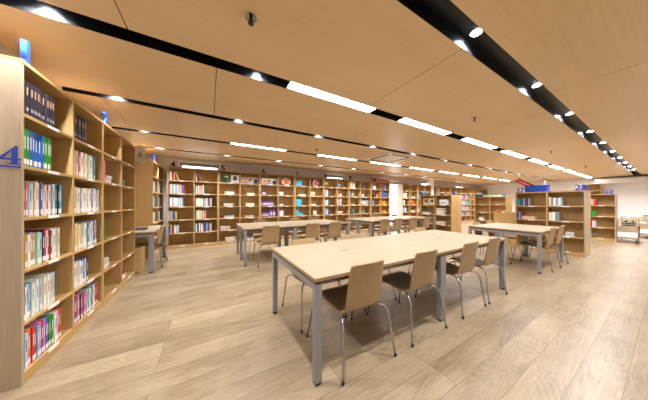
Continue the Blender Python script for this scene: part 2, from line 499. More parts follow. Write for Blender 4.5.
def build_book(rec):
    _, kind, case, (x, y, z), (t, h, d), col, label, group, detail, lean = rec
    if kind == 'flat':
        m = MB(); b = .003
        m.box(0, 0, 0, t, d, b); m.box(0, 0, h-b, t, d, h); m.box(0, 0, b, b, d, h-b)
        m.box(b, .003, b, t-.003, d-.003, h-b, mi=1)
        o = m.obj('book', [colour(col), M_pages])
    elif detail:
        o = book_mesh(t, h, d, col).obj('book', colour(col))
        pages_mesh(t, h, d).obj('pages', M_pages, o, 'cream page block')
        if detail & 2 and t > .012:
            MB().box(t*.12, -.0008, .012, t*.88, 0, .05).obj('spine_label', M_paper, o, 'white shelf-mark label on the spine')
        if detail & 4:
            tc = 'white' if col not in ('white', 'cream', 'light grey', 'pale blue') else random.choice(['red', 'blue', 'grey', 'brown', 'teal'])
            MB().box(t*.38, -.0007, h*.46, t*.62, 0, h*.80).obj('spine_title', colour(tc), o, '%s title block on the spine' % tc)
        if detail & 8:
            MB().box(t*.2, -.0007, h*.14, t*.8, 0, h*.24).obj('spine_band', colour('grey'), o, 'grey band low on the spine')
            MB().box(t*.32, -.0007, h*.60, t*.62, 0, h*.82).obj('spine_title', colour('tan'), o, 'tan title block on the spine')
    else:
        m = book_mesh(t, h, d, col); b = min(.0025, t*.15)
        m.box(b, b, .003, t-b, d-.004, h-.004, mi=1)
        o = m.obj('book', [colour(col), M_pages])
    put(o, case, x, y, z)
    if lean: o.rotation_euler.y = lean
    return tag(o, label, 'book', group)
def finish_books(limit=296):
    BOOKS.sort(key=lambda r: -r[0])
    for r in BOOKS[:limit]: build_book(r)
    mats = [M_pages]; idx = {}
    far = MB()
    for r in BOOKS[limit:]:
        _, kind, case, (x, y, z), (t, h, d), col, *_r = r
        lean = r[9]
        if col not in idx:
            idx[col] = len(mats); mats.append(colour(col))
        k = idx[col]; b = .003
        n0 = len(far.bm.verts)
        if kind == 'flat':
            far.box(0, 0, 0, t, d, b, k); far.box(0, 0, h-b, t, d, h, k); far.box(0, 0, b, b, d, h-b, k); far.box(b, .003, b, t-.003, d-.003, h-b, 0)
        else:
            b = min(.0025, t*.15)
            far.box(0, 0, 0, b, d, h, k); far.box(t-b, 0, 0, t, d, h, k); far.box(b, 0, 0, t-b, b, h, k); far.box(b, b, .003, t-b, d-.004, h-.004, 0)
        far.bm.verts.ensure_lookup_table()
        Mx = INFO[case.name][3] @ Matrix.Translation((x, y, z)) @ Matrix.Rotation(lean, 4, 'Y')
        bmesh.ops.transform(far.bm, matrix=Mx, verts=far.bm.verts[n0:])
    o = far.obj('books', mats)
    tag(o, 'small coloured books on the distant bookcases along the back wall and mid room', 'books'); o['kind'] = 'stuff'

ROWS = ['top', 'second', 'third', 'fourth', 'fifth', 'lowest']
def row_of_books(case, bay, row, spec, where, x0=.006, hgt=(.23, .26), dep=(.17, .2), y=.012, th=None, detail=0, leans=()):
    lv = INFO[case.name][0]
    n = len(lv); z = lv[n-1-row]
    x = bay*BAY + TK + x0
    for i, s in enumerate(spec):
        col = s
        t = th[i % len(th)] if th else random.uniform(.018, .034)
        h = random.uniform(*hgt); d = random.uniform(*dep)
        rn = ROWS[row] if row < n-1 else 'lowest'
        lab = '%s book, %s from left, %s shelf, %s' % (col, ORD[i], rn, where)
        ln = leans[i] if i < len(leans) else 0
        if ln:
            x += h*math.sin(abs(ln)) + .002 if ln < 0 else 0
        book(case, x + (0 if ln >= 0 else 0), y + random.uniform(0, .012), z + .0006 + (t*math.sin(abs(ln)) if ln > 0 else 0), t, h, d, col, lab, 'books on the %s shelf %s' % (rn, where), detail, ln)
        x += t*(1/math.cos(ln) if ln else 1) + .0012 + (h*math.sin(ln) if (ln > 0 and (i+1 >= len(leans) or not leans[i+1])) else 0)
    return x

def pick(pal, n, seed):
    r = random.Random(seed); return [r.choice(pal) for _ in range(n)]
PAST = ['white', 'white', 'cream', 'pale blue', 'white', 'light grey', 'tan', 'pale blue', 'white', 'red', 'teal', 'cream', 'white', 'navy', 'orange']
WHIT = ['white', 'white', 'cream', 'white', 'light grey', 'cream', 'pale blue', 'tan', 'white', 'grey']
MULT = ['teal', 'blue', 'orange', 'red', 'pale blue', 'pink', 'purple', 'blue', 'green', 'orange', 'yellow', 'white', 'red', 'cyan', 'red']
w1, w2, w3, w4 = ('nearest bay at left', 'second bay from left', 'third bay from left', 'fourth bay before the desk')
row_of_books(LB1, 0, 0, ['dark violet', 'black', 'dark violet', 'navy', 'dark violet', 'dark violet', 'black', 'dark violet', 'navy', 'dark violet'], w1, th=[.034], hgt=(.245, .25), detail=1 | 8)
row_of_books(LB1, 0, 1, ['red', 'green', 'green', 'blue', 'blue', 'blue', 'blue', 'blue', 'blue', 'green', 'green', 'green', 'green'], w1, th=[.012, .026, .028, .027], hgt=(.262, .268), detail=1 | 4 | 2)
row_of_books(LB1, 0, 2, ['navy', 'blue', 'orange', 'pale blue', 'white', 'tan', 'white', 'pale blue', 'purple', 'white', 'light grey', 'red', 'white', 'teal', 'grey', 'white', 'teal', 'navy', 'cyan'], w1, th=[.022, .018, .02, .026], hgt=(.24, .268), detail=7)
row_of_books(LB1, 0, 3, ['tan', 'mustard', 'white', 'grey', 'mustard', 'pale blue', 'pale green', 'pale blue', 'navy', 'red', 'white', 'red', 'brown', 'white', 'white', 'light grey', 'cream'], w1, th=[.022, .026, .02], hgt=(.238, .258), detail=7)
row_of_books(LB1, 0, 4, ['purple', 'white', 'pale blue', 'teal', 'white', 'pale green', 'white', 'pale blue', 'tan', 'white', 'pale green', 'white', 'cream', 'light grey', 'pale blue'], w1, th=[.022, .02, .026], hgt=(.238, .258), detail=7)
row_of_books(LB1, 0, 5, ['teal', 'pale blue', 'orange', 'orange', 'red', 'red', 'cyan', 'pink', 'purple', 'pink', 'blue', 'navy', 'green', 'green', 'white', 'pale blue', 'orange', 'red'], w1, th=[.022, .025, .021], hgt=(.245, .265), detail=7)
row_of_books(LB1, 1, 0, ['dark violet', 'black', 'dark violet', 'navy', 'dark violet', 'black', 'dark violet', 'navy'], w2, th=[.033], hgt=(.245, .25), detail=1 | 8)
row_of_books(LB1, 1, 1, ['grey', 'white', 'cream', 'light grey', 'red', 'white', 'white', 'tan', 'white', 'cream', 'pale green', 'white', 'pink', 'white', 'teal'], w2, th=[.028, .03, .024], hgt=(.25, .262), detail=7)
row_of_books(LB1, 1, 2, ['orange', 'tan', 'cream', 'white', 'white', 'grey', 'white', 'light grey', 'white', 'tan', 'white', 'cream', 'blue', 'white', 'white', 'white', 'teal', 'light grey'], w2, th=[.028, .026, .03], hgt=(.25, .265), detail=7)
row_of_books(LB1, 1, 3, ['red', 'tan', 'white', 'yellow', 'white', 'brown', 'cream', 'white', 'white', 'teal', 'cyan', 'white', 'tan', 'white', 'blue', 'white', 'brown'], w2, th=[.026, .028, .03], hgt=(.245, .27), detail=7)
row_of_books(LB1, 1, 4, ['grey', 'white', 'cream', 'light grey', 'white', 'white', 'pale blue', 'blue', 'white', 'navy'], w2, th=[.026, .03], hgt=(.24, .26), detail=7)
row_of_books(LB1, 1, 5, ['teal', 'blue', 'red', 'pink', 'green', 'purple', 'purple', 'pink', 'orange', 'pale blue', 'blue', 'white', 'green', 'purple', 'white', 'blue', 'red', 'red'], w2, th=[.027, .024, .03], hgt=(.25, .265), detail=7)

def flat_book(case, x, y, z, w, d, h, col, label, group):
    """closed book lying flat"""
    BOOKS.append((seen(case, W(case, x+w/2, y, z+h/2), w, h), 'flat', case, (x, y, z), (w, h, d), col, label, group, 0, 0))
def flat_stack(case, bay, row, x, cols, where, w=.2, d=.15, h=.018, y=.02):
    lv = INFO[case.name][0]; n = len(lv); z = lv[n-1-row] + .0006
    xx = bay*BAY + TK + x
    pos = ['bottom', 'second', 'third', 'fourth', 'fifth']
    for i, cl in enumerate(cols):
        rn = ROWS[row] if row < n-1 else 'lowest'
        p = 'lying flat' if len(cols) == 1 else ('topmost in a flat stack' if i == len(cols)-1 else '%s in a flat stack' % pos[i])
        ww = w*random.uniform(.9, 1.05)
        flat_book(case, xx + random.uniform(-.008, .008), y + random.uniform(0, .015), z, ww, d, h, cl,
                  '%s book %s, %s shelf, %s' % (cl, p, rn, where), 'books lying flat on the %s shelf, %s' % (rn, where))
        z += h + .0008
def carton(case, bay, row, x, w, h, d, col, label, cat='box', name='box', face=None, y=.03, group=None, lid=True):
    lv = INFO[case.name][0]; z = lv[len(lv)-1-row] + .0006
    t = thing(name, label, cat, W(case, bay*BAY+TK+x, y, z), INFO[case.name][4], group)
    MB().box(0, 0, 0, w, d, h*.8, bev=.002).obj('body', colour(col), t)
    MB().box(-.002, -.002, h*.8+.0005, w+.002, d+.002, h, bev=.002).obj('lid', colour(col), t)
    if face:
        MB().box(w*.15, -.0012, h*.18, w*.85, -.0004, h*.62).obj('front_label', colour(face), t, '%s label on the front' % face)
    return t
def picture(case, bay, row, x, w, h, mats, label, name='picture_book', cat='picture book', art=()):
    """board stood upright facing out, on a small easel foot; art = coloured shapes"""
    lv = INFO[case.name][0]; z = lv[len(lv)-1-row] + .0006
    t = thing(name, label, cat, W(case, bay*BAY+TK+x, .06, z), INFO[case.name][4])
    MB().box(0, 0, 0, w, .014, h, bev=.002).obj('board', colour(mats[0]), t)
    MB().box(w*.4, .0145, 0, w*.6, .09, .012).obj('stand_foot', colour('tan'), t)
    for (kind, u, v, a, b, cl) in art:
        m = MB()
        if kind == 'e':
            m.prism([(u*w + a*w*math.cos(q*PI/10), v*h + b*h*math.sin(q*PI/10)) for q in range(20)], 'y', -.0015, -.0002)
        else:
            m.box((u-a)*w, -.0015, (v-b)*h, (u+a)*w, -.0002, (v+b)*h)
        m.obj('printed_shape', colour(cl), t, '%s printed shape' % cl)
    return t

# --- left wall, bays three and four
row_of_books(LB2, 0, 1, ['pink', 'pink'], w3, th=[.03], hgt=(.27, .275), detail=1)
flat_stack(LB2, 0, 1, .12, ['white', 'green', 'pale blue'], w3, .2, .17, .03)
row_of_books(LB2, 0, 2, ['pale blue', 'cyan'], w3, th=[.02], detail=1)
row_of_books(LB2, 0, 3, ['green', 'teal', 'green'], w3, th=[.02], detail=1)
flat_stack(LB2, 0, 4, .02, ['purple', 'white', 'grey', 'white'], w3, .21, .17, .03)
carton(LB2, 1, 1, .05, .17, .085, .2, 'cyan', 'small cyan box on the second shelf of the fourth bay from left', face='blue')
row_of_books(LB2, 1, 2, ['white'], w4, th=[.02], detail=1)
row_of_books(LB2, 1, 4, ['pale blue'], w4, th=[.02], detail=1)
flat_stack(LB2, 1, 5, .03, ['blue', 'white', 'red'], w4, .2, .17, .03)
wl3 = 'case behind desk'
for bay in (0, 1):
    for rw, n in ((1, 7), (2, 7), (3, 8), (4, 6)):
        row_of_books(LB3, bay, rw, pick(['pale blue', 'cyan', 'white', 'white', 'teal'], n, 40+rw+bay*9), ('near bay, ' if bay == 0 else 'far bay, ') + wl3, th=[.034, .03])

# --- back wall under sign 4
u4, u4b = 'left bay under sign 4', 'right bay under sign 4'
row_of_books(BACK[0], 0, 0, ['teal', 'white', 'orange', 'red', 'cream', 'tan'], u4, th=[.025, .03], leans=(0, 0, 0, 0, 0, -.25))
row_of_books(BACK[0], 0, 1, ['red', 'cream', 'pale blue', 'teal', 'white', 'tan', 'cyan', 'white', 'orange', 'pale blue', 'grey', 'blue', 'red'], u4, th=[.028, .024], hgt=(.23, .265))
row_of_books(BACK[0], 0, 2, ['blue', 'white', 'white', 'tan', 'pale blue', 'white', 'cream', 'white', 'cyan', 'white', 'cyan', 'white', 'grey'], u4, th=[.025, .022], hgt=(.23, .26))
row_of_books(BACK[0], 0, 3, ['pale blue', 'red', 'cream', 'teal', 'brown', 'blue', 'yellow'], u4, th=[.022, .026], hgt=(.22, .26))
row_of_books(BACK[0], 0, 4, ['blue', 'blue', 'yellow', 'navy', 'red', 'white', 'cream', 'cyan', 'white'], u4, th=[.024, .022], hgt=(.2, .27))
row_of_books(BACK[0], 1, 0, ['grey', 'pale blue', 'red', 'tan'], u4b, th=[.026], leans=(0, 0, 0, -.3))
row_of_books(BACK[0], 1, 1, ['teal', 'cream', 'orange', 'white', 'red', 'cream', 'pink', 'white', 'green'], u4b, th=[.028, .026], hgt=(.23, .265))
row_of_books(BACK[0], 1, 2, ['red', 'white', 'cream', 'white', 'white', 'pale green', 'cream', 'white', 'green', 'pale blue', 'pink', 'white', 'green', 'red', 'blue', 'white', 'navy'], u4b, th=[.026, .024], hgt=(.22, .265))
row_of_books(BACK[0], 1, 3, ['navy', 'cream', 'pale green', 'white', 'tan', 'cream', 'brown', 'white', 'orange', 'grey'], u4b, th=[.026, .028], hgt=(.23, .265))
row_of_books(BACK[0], 1, 4, ['teal', 'white', 'navy', 'teal', 'white', 'red', 'white', 'cream', 'purple', 'blue', 'navy', 'pale blue', 'purple', 'red', 'cyan', 'white'], u4b, th=[.026, .024], hgt=(.2, .27))
# sign 5
u = 'left bay under sign 5'; v = 'right bay under sign 5'
picture(BACK[1], 0, 0, .05, .25, .27, ['dark green'], 'dark green picture board with white curve, on the top shelf under sign 5', art=[('e', .6, .68, .25, .1, 'white'), ('e', .4, .4, .25, .25, 'black'), ('e', .7, .3, .14, .12, 'green')])
picture(BACK[1], 0, 0, .33, .22, .25, ['light grey'], 'pale picture board with brown arch, beside the green one under sign 5', art=[('e', .5, .55, .3, .32, 'brown'), ('e', .5, .5, .2, .24, 'white'), ('b', .5, .1, .3, .04, 'pink')])
flat_stack(BACK[1], 0, 1, .16, ['tan', 'white', 'pale green', 'white'], u, .27, .2, .022)
flat_stack(BACK[1], 0, 2, .12, ['teal', 'blue', 'white', 'pale green'], u, .28, .2, .022)
flat_stack(BACK[1], 0, 3, .14, ['white', 'blue', 'pale blue'], u, .28, .2, .022)
flat_stack(BACK[1], 0, 4, .02, ['navy', 'white', 'pink', 'red', 'light grey'], u, .29, .2, .024)
flat_stack(BACK[1], 0, 5, .16, ['blue', 'white', 'orange', 'pale blue', 'white'], u, .29, .2, .022)
for cs, w_, lab in ((BACK[1], 1, 'right bay under sign 5'), (BACK[2], 0, 'left bay under sign 6')):
    picture(cs, w_, 0, .04, .5, .2, ['light grey'], 'display board with orange pictures and blue band, %s' % lab, 'display_board', 'display board',
            art=[('b', .35, .12, .34, .08, 'blue'), ('b', .85, .4, .13, .36, 'dark violet'), ('e', .17, .58, .12, .3, 'orange'), ('e', .5, .6, .15, .28, 'mustard'), ('e', .5, .66, .07, .14, 'brown'), ('b', .335, .55, .01, .42, 'black')])
flat_stack(BACK[1], 1, 1, .2, ['tan', 'white', 'white'], v, .24, .2, .02)
flat_stack(BACK[1], 1, 2, .16, ['white', 'green', 'cream', 'white'], v, .26, .2, .024)
flat_stack(BACK[1], 1, 3, .14, ['white', 'navy', 'white'], v, .3, .2, .016)
flat_stack(BACK[1], 1, 4, .16, ['purple', 'blue', 'red'], v, .26, .2, .024)
flat_stack(BACK[1], 1, 5, .16, ['white', 'red', 'blue'], v, .26, .2, .024)
# sign 6
PB = 'purple boxed sets under sign 6'
carton(BACK[2], 0, 1, .02, .16, .14, .18, 'purple', 'single purple box on the second shelf under sign 6', face='lilac', group=PB)
for i in range(5):
    carton(BACK[2], 0, 2, .015 + i*.082, .076, .17, .18, 'purple', 'purple box, %s from left in the row of five under sign 6' % ORD[i], face='lilac', group=PB)
for i in range(3):
    carton(BACK[2], 0, 3, .02 + i*.082, .076, .17, .18, 'purple', 'short purple box, %s from left on the fourth shelf under sign 6' % ORD[i], face='lilac', group=PB)
for i in range(2):
    carton(BACK[2], 0, 3, .29 + i*.11, .1, .25, .18, 'purple', 'tall purple box, %s of two on the fourth shelf under sign 6' % ['left', 'right'][i], face='lilac', group=PB)
picture(BACK[2], 1, 0, .13, .32, .26, ['black'], 'dark board with a white-rimmed orange disc on the top shelf', 'plate_display', 'display plate', art=[('e', .5, .5, .52, .47, 'white')])
dz = INFO[BACK[2].name][0][5]
o = MB().prism([(.12*math.cos(q*PI/14), .1*math.sin(q*PI/14)) for q in range(28)], 'y', -.006, -.0018).obj('orange_disc', colour('orange'), [x for x in S.objects if x.name.startswith('plate_display')][0], 'orange disc'); o.location = (.16, 0, .13)
for rw, hh, lab in ((1, .13, 'second'), (2, .07, 'third'), (3, .2, 'fourth')):
    carton(BACK[2], 1, rw, .03, .15, hh, .18, 'lilac', 'lilac and white box on the %s shelf, right bay under sign 6' % lab, face='white')
# sign 7
carton(BACK[3], 0, 0, .03, .22, .2, .1, 'cyan', 'bright cyan box on the top shelf under sign 7')
flat_stack(BACK[3], 0, 1, .14, ['cream', 'white', 'white'], 'left bay under sign 7', .27, .2, .024)
carton(BACK[3], 0, 2, .02, .22, .23, .1, 'cyan', 'bright cyan box on the third shelf under sign 7')
carton(BACK[3], 0, 3, .02, .10, .22, .1, 'cyan', 'tall cyan box on the fourth shelf under sign 7')
carton(BACK[3], 0, 3, .13, .18, .10, .1, 'cyan', 'low cyan box beside the tall one under sign 7')
picture(BACK[3], 1, 0, .06, .34, .27, ['black'], 'dark board with a white-rimmed red round emblem, right bay under sign 7', 'emblem_display', 'display plate', art=[('e', .55, .5, .36, .44, 'white')])
ed = [x for x in S.objects if x.name.startswith('emblem_display')][0]
o = MB().prism([(.187 + .095*math.cos(q*PI/12), .135 + .092*math.sin(q*PI/12)) for q in range(24)], 'y', -.006, -.0018).obj('red_disc', colour('red'), ed, 'red disc')
o = MB().prism([(.2 + .05*math.cos(q*PI/12), .13 + .03*math.sin(q*PI/12)) for q in range(24)], 'y', -.009, -.0062).obj('orange_disc', colour('orange'), ed, 'small orange patch')
carton(BACK[3], 1, 1, .03, .16, .16, .15, 'cream', 'cream box on the second shelf, right bay under sign 7', face='tan')
flat_stack(BACK[3], 1, 2, .03, ['tan', 'cream', 'white'], 'right bay under sign 7', .24, .2, .022)
carton(BACK[3], 1, 3, .14, .13, .17, .15, 'cream', 'cream box on the fourth shelf, right bay under sign 7', face='white')
# sign 8
t = thing('lamp_figurine', 'small cream lamp-shaped figure on the top shelf under sign 8', 'figurine', W(BACK[4], .12, .1, TALL[5]+.0006))  # figurine shaped like a lamp, gives no light
MB().cyl((0, 0, 0), (0, 0, .015), .045, .04, 16).obj('base', colour('tan'), t)
MB().cyl((0, 0, .015), (0, 0, .12), .01, .01, 10).obj('stem', colour('tan'), t)
MB().cyl((0, 0, .11), (0, 0, .19), .085, .06, 18).obj('shade', colour('cream'), t)
for rw in (1, 2, 3):
    row_of_books(BACK[4], 0, rw, ['pale blue', 'cyan', 'white', 'pale blue', 'blue'], 'left bay under sign 8', x0=.03, th=[.03, .025], hgt=(.2, .24))
row_of_books(BACK[4], 1, 0, ['cyan', 'blue', 'pale blue', 'grey'], 'right bay under sign 8', x0=.05, th=[.03], hgt=(.15, .17))
flat_stack(BACK[4], 1, 1, .05, ['tan', 'white', 'red', 'white'], 'right bay under sign 8', .18, .2, .026)
row_of_books(BACK[4], 1, 2, ['white', 'brown', 'red', 'white', 'white', 'red'], 'right bay under sign 8', x0=.03, th=[.03, .034], hgt=(.25, .275))
flat_stack(BACK[4], 1, 3, .03, ['red', 'orange', 'white', 'white', 'white'], 'right bay under sign 8', .24, .2, .025)
# sign 9
row_of_books(BACK[5], 0, 0, ['white', 'white', 'red', 'white', 'cream', 'white'], 'left bay under sign 9', x0=.05, th=[.036], hgt=(.26, .28))
row_of_books(BACK[5], 0, 1, ['blue', 'cyan', 'navy', 'yellow', 'pale blue'], 'left bay under sign 9', x0=.03, th=[.034], hgt=(.16, .18))
flat_stack(BACK[5], 0, 2, .05, ['navy', 'grey', 'tan'], 'left bay under sign 9', .26, .2, .02)
row_of_books(BACK[5], 0, 3, ['navy', 'teal', 'navy', 'teal', 'grey'], 'left bay under sign 9', x0=.04, th=[.035], hgt=(.17, .2))
row_of_books(BACK[5], 1, 0, ['purple', 'navy', 'purple', 'brown', 'blue'], 'right bay under sign 9', x0=.05, th=[.036], hgt=(.19, .21))
row_of_books(BACK[5], 1, 1, ['pale blue', 'blue', 'white', 'pale blue'], 'right bay under sign 9', x0=.05, th=[.035], hgt=(.11, .13))
picture(BACK[5], 1, 2, .06, .42, .22, ['grey'], 'wide grey picture board on the third shelf under sign 9', 'display_board', 'display board', art=[('b', .3, .55, .2, .2, 'light grey'), ('e', .72, .5, .16, .3, 'tan')])
row_of_books(BACK[5], 1, 3, ['cyan', 'navy', 'cyan', 'grey'], 'right bay under sign 9', x0=.05, th=[.035], hgt=(.12, .14))
# red lettering
row_of_books(BACK[6], 0, 0, ['pale blue', 'cyan', 'white', 'pale blue'], 'left bay under red lettering', x0=.08, th=[.045], hgt=(.15, .17))
row_of_books(BACK[6], 0, 1, ['black', 'brown', 'black', 'black', 'orange', 'orange', 'red'], 'left bay under red lettering', x0=.1, th=[.05], hgt=(.13, .24))
row_of_books(BACK[6], 0, 2, ['blue', 'pale blue', 'navy'], 'left bay under red lettering', x0=.05, th=[.04], hgt=(.2, .24))
row_of_books(BACK[6], 0, 3, ['navy', 'blue', 'navy'], 'left bay under red lettering', x0=.05, th=[.045], hgt=(.12, .15))
row_of_books(BACK[6], 1, 0, ['purple', 'brown', 'purple', 'blue', 'grey'], 'right bay under red lettering', x0=.06, th=[.05], hgt=(.2, .22))
row_of_books(BACK[6], 1, 1, ['teal', 'navy', 'blue', 'purple', 'blue', 'navy', 'teal'], 'right bay under red lettering', x0=.03, th=[.05], hgt=(.22, .24))
carton(BACK[6], 1, 2, .1, .24, .2, .15, 'orange', 'orange box on the third shelf under the red lettering', face='yellow')
carton(BACK[6], 1, 3, .12, .22, .12, .15, 'orange', 'low orange box on the fourth shelf under the red lettering', face='yellow')
# beyond the bright window
fw = 'right of bright window'
carton(FAR[0], 0, 1, .15, .2, .24, .15, 'white', 'white box on the second shelf right of the bright window', face='pale green')
row_of_books(FAR[0], 0, 2, ['pale green', 'grey', 'white'], 'first bay ' + fw, th=[.06], hgt=(.2, .24))
row_of_books(FAR[0], 0, 3, ['white', 'blue', 'grey', 'pale blue', 'white', 'blue'], 'first bay ' + fw, th=[.05], hgt=(.2, .24))
flat_stack(FAR[0], 1, 1, .1, ['teal', 'green', 'teal'], 'second bay ' + fw, .3, .2, .025)
carton(FAR[0], 1, 2, .12, .22, .22, .15, 'orange', 'orange box on the third shelf right of the bright window', face='red')
flat_stack(FAR[0], 1, 3, .1, ['white', 'teal', 'grey'], 'second bay ' + fw, .3, .2, .03)
row_of_books(FAR[1], 0, 1, ['teal', 'pale blue', 'teal', 'blue'], 'third bay ' + fw, th=[.05], hgt=(.2, .26))
row_of_books(FAR[1], 0, 3, ['white', 'pale blue', 'grey'], 'third bay ' + fw, th=[.05], hgt=(.2, .26))
for ci in (2, 3, 4):
    for bay in (0, 1):
        wh = ['left', 'right'][bay] + ' bay, ' + ['right of column', 'behind low case', 'crowded far case'][ci-2]
        for rw in (1, 2, 3, 4):
            if ci < 4 and (rw > 1 or bay == 0): continue
            row_of_books(FAR[ci], bay, rw, pick(['blue', 'white', 'red', 'pale blue', 'purple', 'teal', 'white', 'grey', 'green'], 7, ci*31+bay*7+rw), wh, th=[.06, .05], hgt=(.2, .28))

# --- low bookcases
lw = 'low case behind table'
for i, cl in enumerate(['tan', 'cream']):
    picture(M1, 0, 0, .06+.26*i, .24, .28, [cl], '%s picture board on the low bookcase behind the back table' % cl, art=[('e', .5, .55, .25, .25, 'brown'), ('b', .5, .15, .3, .05, 'white')])
carton(M1, 1, 0, .15, .3, .2, .15, 'white', 'white box on the top shelf of the low bookcase behind the table', face='pale blue')
flat_stack(M1, 0, 1, .05, ['white', 'pale green', 'cyan'], lw, .3, .2, .03)
flat_stack(M1, 1, 1, .02, ['white', 'cyan', 'white', 'red', 'light grey'], lw + ' right bay', .3, .2, .05)
flat_stack(M1, 1, 2, .02, ['white', 'pink', 'red', 'white'], lw + ' right bay', .34, .2, .03)
lw3 = 'left bay under blue box'
row_of_books(M3, 0, 0, ['teal', 'teal', 'green', 'navy', 'purple', 'navy', 'pale blue', 'dark violet', 'purple', 'navy', 'grey'], lw3, th=[.02, .023], hgt=(.19, .215))
row_of_books(M3, 0, 1, ['navy', 'blue', 'grey', 'purple'], lw3, th=[.022], hgt=(.17, .20))
flat_stack(M3, 0, 1, .11, ['orange', 'orange', 'white', 'red'], lw3, .27, .2, .022)
row_of_books(M3, 1, 0, ['white', 'yellow', 'blue', 'white', 'white', 'grey', 'pale green', 'white', 'pale blue'], 'right bay near blue box', x0=.02, th=[.023], hgt=(.20, .225))
row_of_books(M3, 1, 1, ['white', 'cream', 'white', 'white', 'teal', 'grey'], 'right bay near blue box', x0=.02, th=[.027], hgt=(.20, .22))
carton(M3, 1, 2, .3, .12, .1, .15, 'white', 'small white box low in the case with the blue box', face='pale blue')
flat_stack(M2, 0, 2, .16, ['green', 'teal'], 'far low bookcase', .2, .2, .07)
lw4 = 'case beside trolley'
row_of_books(M4, 0, 0, ['grey', 'white'], 'left bay of ' + lw4, th=[.04])
row_of_books(M4, 1, 0, ['grey', 'pale blue', 'orange', 'red'], lw4, x0=.07, th=[.035], hgt=(.19, .22))
row_of_books(M4, 1, 1, ['green', 'green', 'green', 'green'], lw4, x0=.03, th=[.045], hgt=(.18, .19))
row_of_books(M4, 1, 2, ['white', 'orange', 'red', 'white', 'pale blue'], lw4, x0=.03, th=[.035], hgt=(.19, .22))
row_of_books(M4, 1, 3, ['pale blue', 'white', 'cyan'], lw4, x0=.02, th=[.03], hgt=(.2, .24))

# ------------------------------------------------------------------ numerals and lettering
def numeral(txt, size, loc, rz, mat, label, name='numeral_sign', cat='sign', depth=.03, off=.012, shear=0, group='numerals standing on the bookcases'):
    cu = bpy.data.curves.new('text', 'FONT'); cu.body = txt; cu.size = size; cu.extrude = depth/2; cu.offset = off*size; cu.align_x = 'CENTER'
    cu.resolution_u = 4; cu.shear = shear
    o = bpy.data.objects.new('text', cu); COL.objects.link(o)
    bpy.context.view_layer.update()
    me = bpy.data.meshes.new_from_object(o.evaluated_get(bpy.context.evaluated_depsgraph_get()))
    bpy.data.objects.remove(o)
    zmin = min(v.co.y for v in me.vertices)
    for v in me.vertices:
        v.co = (v.co.x, -v.co.z, v.co.y - zmin)
    me.materials.clear(); me.materials.append(mat)
    n = link(name, me); n.location = loc; n.rotation_euler = (0, 0, rz)
    return tag(n, label, cat, group)
TT = 2.2655; TL = 1.5655
numeral('1', .24, (-1.145, 2.315, TT), PI/2, M_blue, 'blue numeral 1 standing on the nearest left bookcase')
numeral('2', .2, (-1.14, 3.56, TT), PI/2, M_blue, 'blue numeral 2 standing on the second left bookcase')
numeral('3', .22, (-1.14, 6.13, TT), PI/2, M_blue, 'blue numeral 3 standing on the bookcase behind the desk')
for i, n in enumerate('456789'):
    numeral(n, .24, (-.872 + i*1.2335 + (.02 if i else 0), 6.96, TT), 0, M_navy_backlit, 'dark numeral %s standing on a back wall bookcase' % n, off=.02)
# red lettering over the last bookcase left of the bright window
t = thing('lettering', 'red lettering with a dark square beside its big first letter, on the back bookcases', 'sign', (6.43, 6.95, TT))
def letters(txt, size, x, z, mat, part, parent, off=.02):
    n = numeral(txt, size, (x, 0, z), 0, mat, 'x', part, 'x', .03, off); n.parent = parent
    for k in ('label', 'category', 'group'):
        if k in n: del n[k]
    return n
letters('C', .30, .09, 0, M_red, 'letter', t); letters('Cartoon', .27, .80, 0, M_red, 'letters', t)
MB().box(.21, -.02, 0, .33, .02, .15, bev=.004).obj('dark_block', M_navy_backlit, t)
# standing numerals on the low bookcases
for txt, x, y, lab in (('27', 7.60, 2.13, 'blue numerals 27 left of the blue box on the low bookcase'),
                       ('28', 7.62, 1.07, 'blue numerals 28 on the right end of the low bookcase with the blue box'),
                       ('26', 8.02, 4.10, 'blue numerals 26 on the end of the low bookcase by the back table'),
                       ('31', 11.5, 3.77, 'blue numerals 31 on the end of the far nearly empty low bookcase'),
                       ('32', 11.5, 1.04, 'blue numerals 32 on the low bookcase beside the trolley')):
    numeral(txt, .17 if txt == '27' else .195, (x, y, TL), -PI/2, M_blue, lab)
# big blue underlined 4 on the nearest end panel (face at y = 2.235)
def pp(u, v): return (-1.2085 + .00414*u, 1.660 - .00695*(v-146))
m = MB(); yy0, yy1 = 2.2325, 2.2346
m.prism([pp(*q) for q in ((11, 149.5), (11, 163.6), (17.6, 163.6), (17.6, 146), (15.2, 146))], 'y', yy0, yy1)
m.prism([pp(*q) for q in ((15.2, 146), (11.2, 150.4), (2.2, 159.4), (-3.2, 159.4))], 'y', yy0, yy1)
m.prism([pp(*q) for q in ((-4.5, 158.2), (21.4, 158.5), (21.4, 160.1), (-4.5, 160.1))], 'y', yy0-.0003, yy1)
m.prism([pp(*q) for q in ((6.5, 163.2), (20.8, 163.6), (20.8, 164.7), (6.5, 164.2))], 'y', yy0, yy1)
m.prism([pp(*q) for q in ((-16, 165), (21, 165.8), (21, 167.6), (-16, 166.8))], 'y', yy0, yy1)
m.obj('panel_numeral', M_blue, LB1, 'big blue underlined numeral 4').matrix_parent_inverse = INFO[LB1.name][3].inverted()
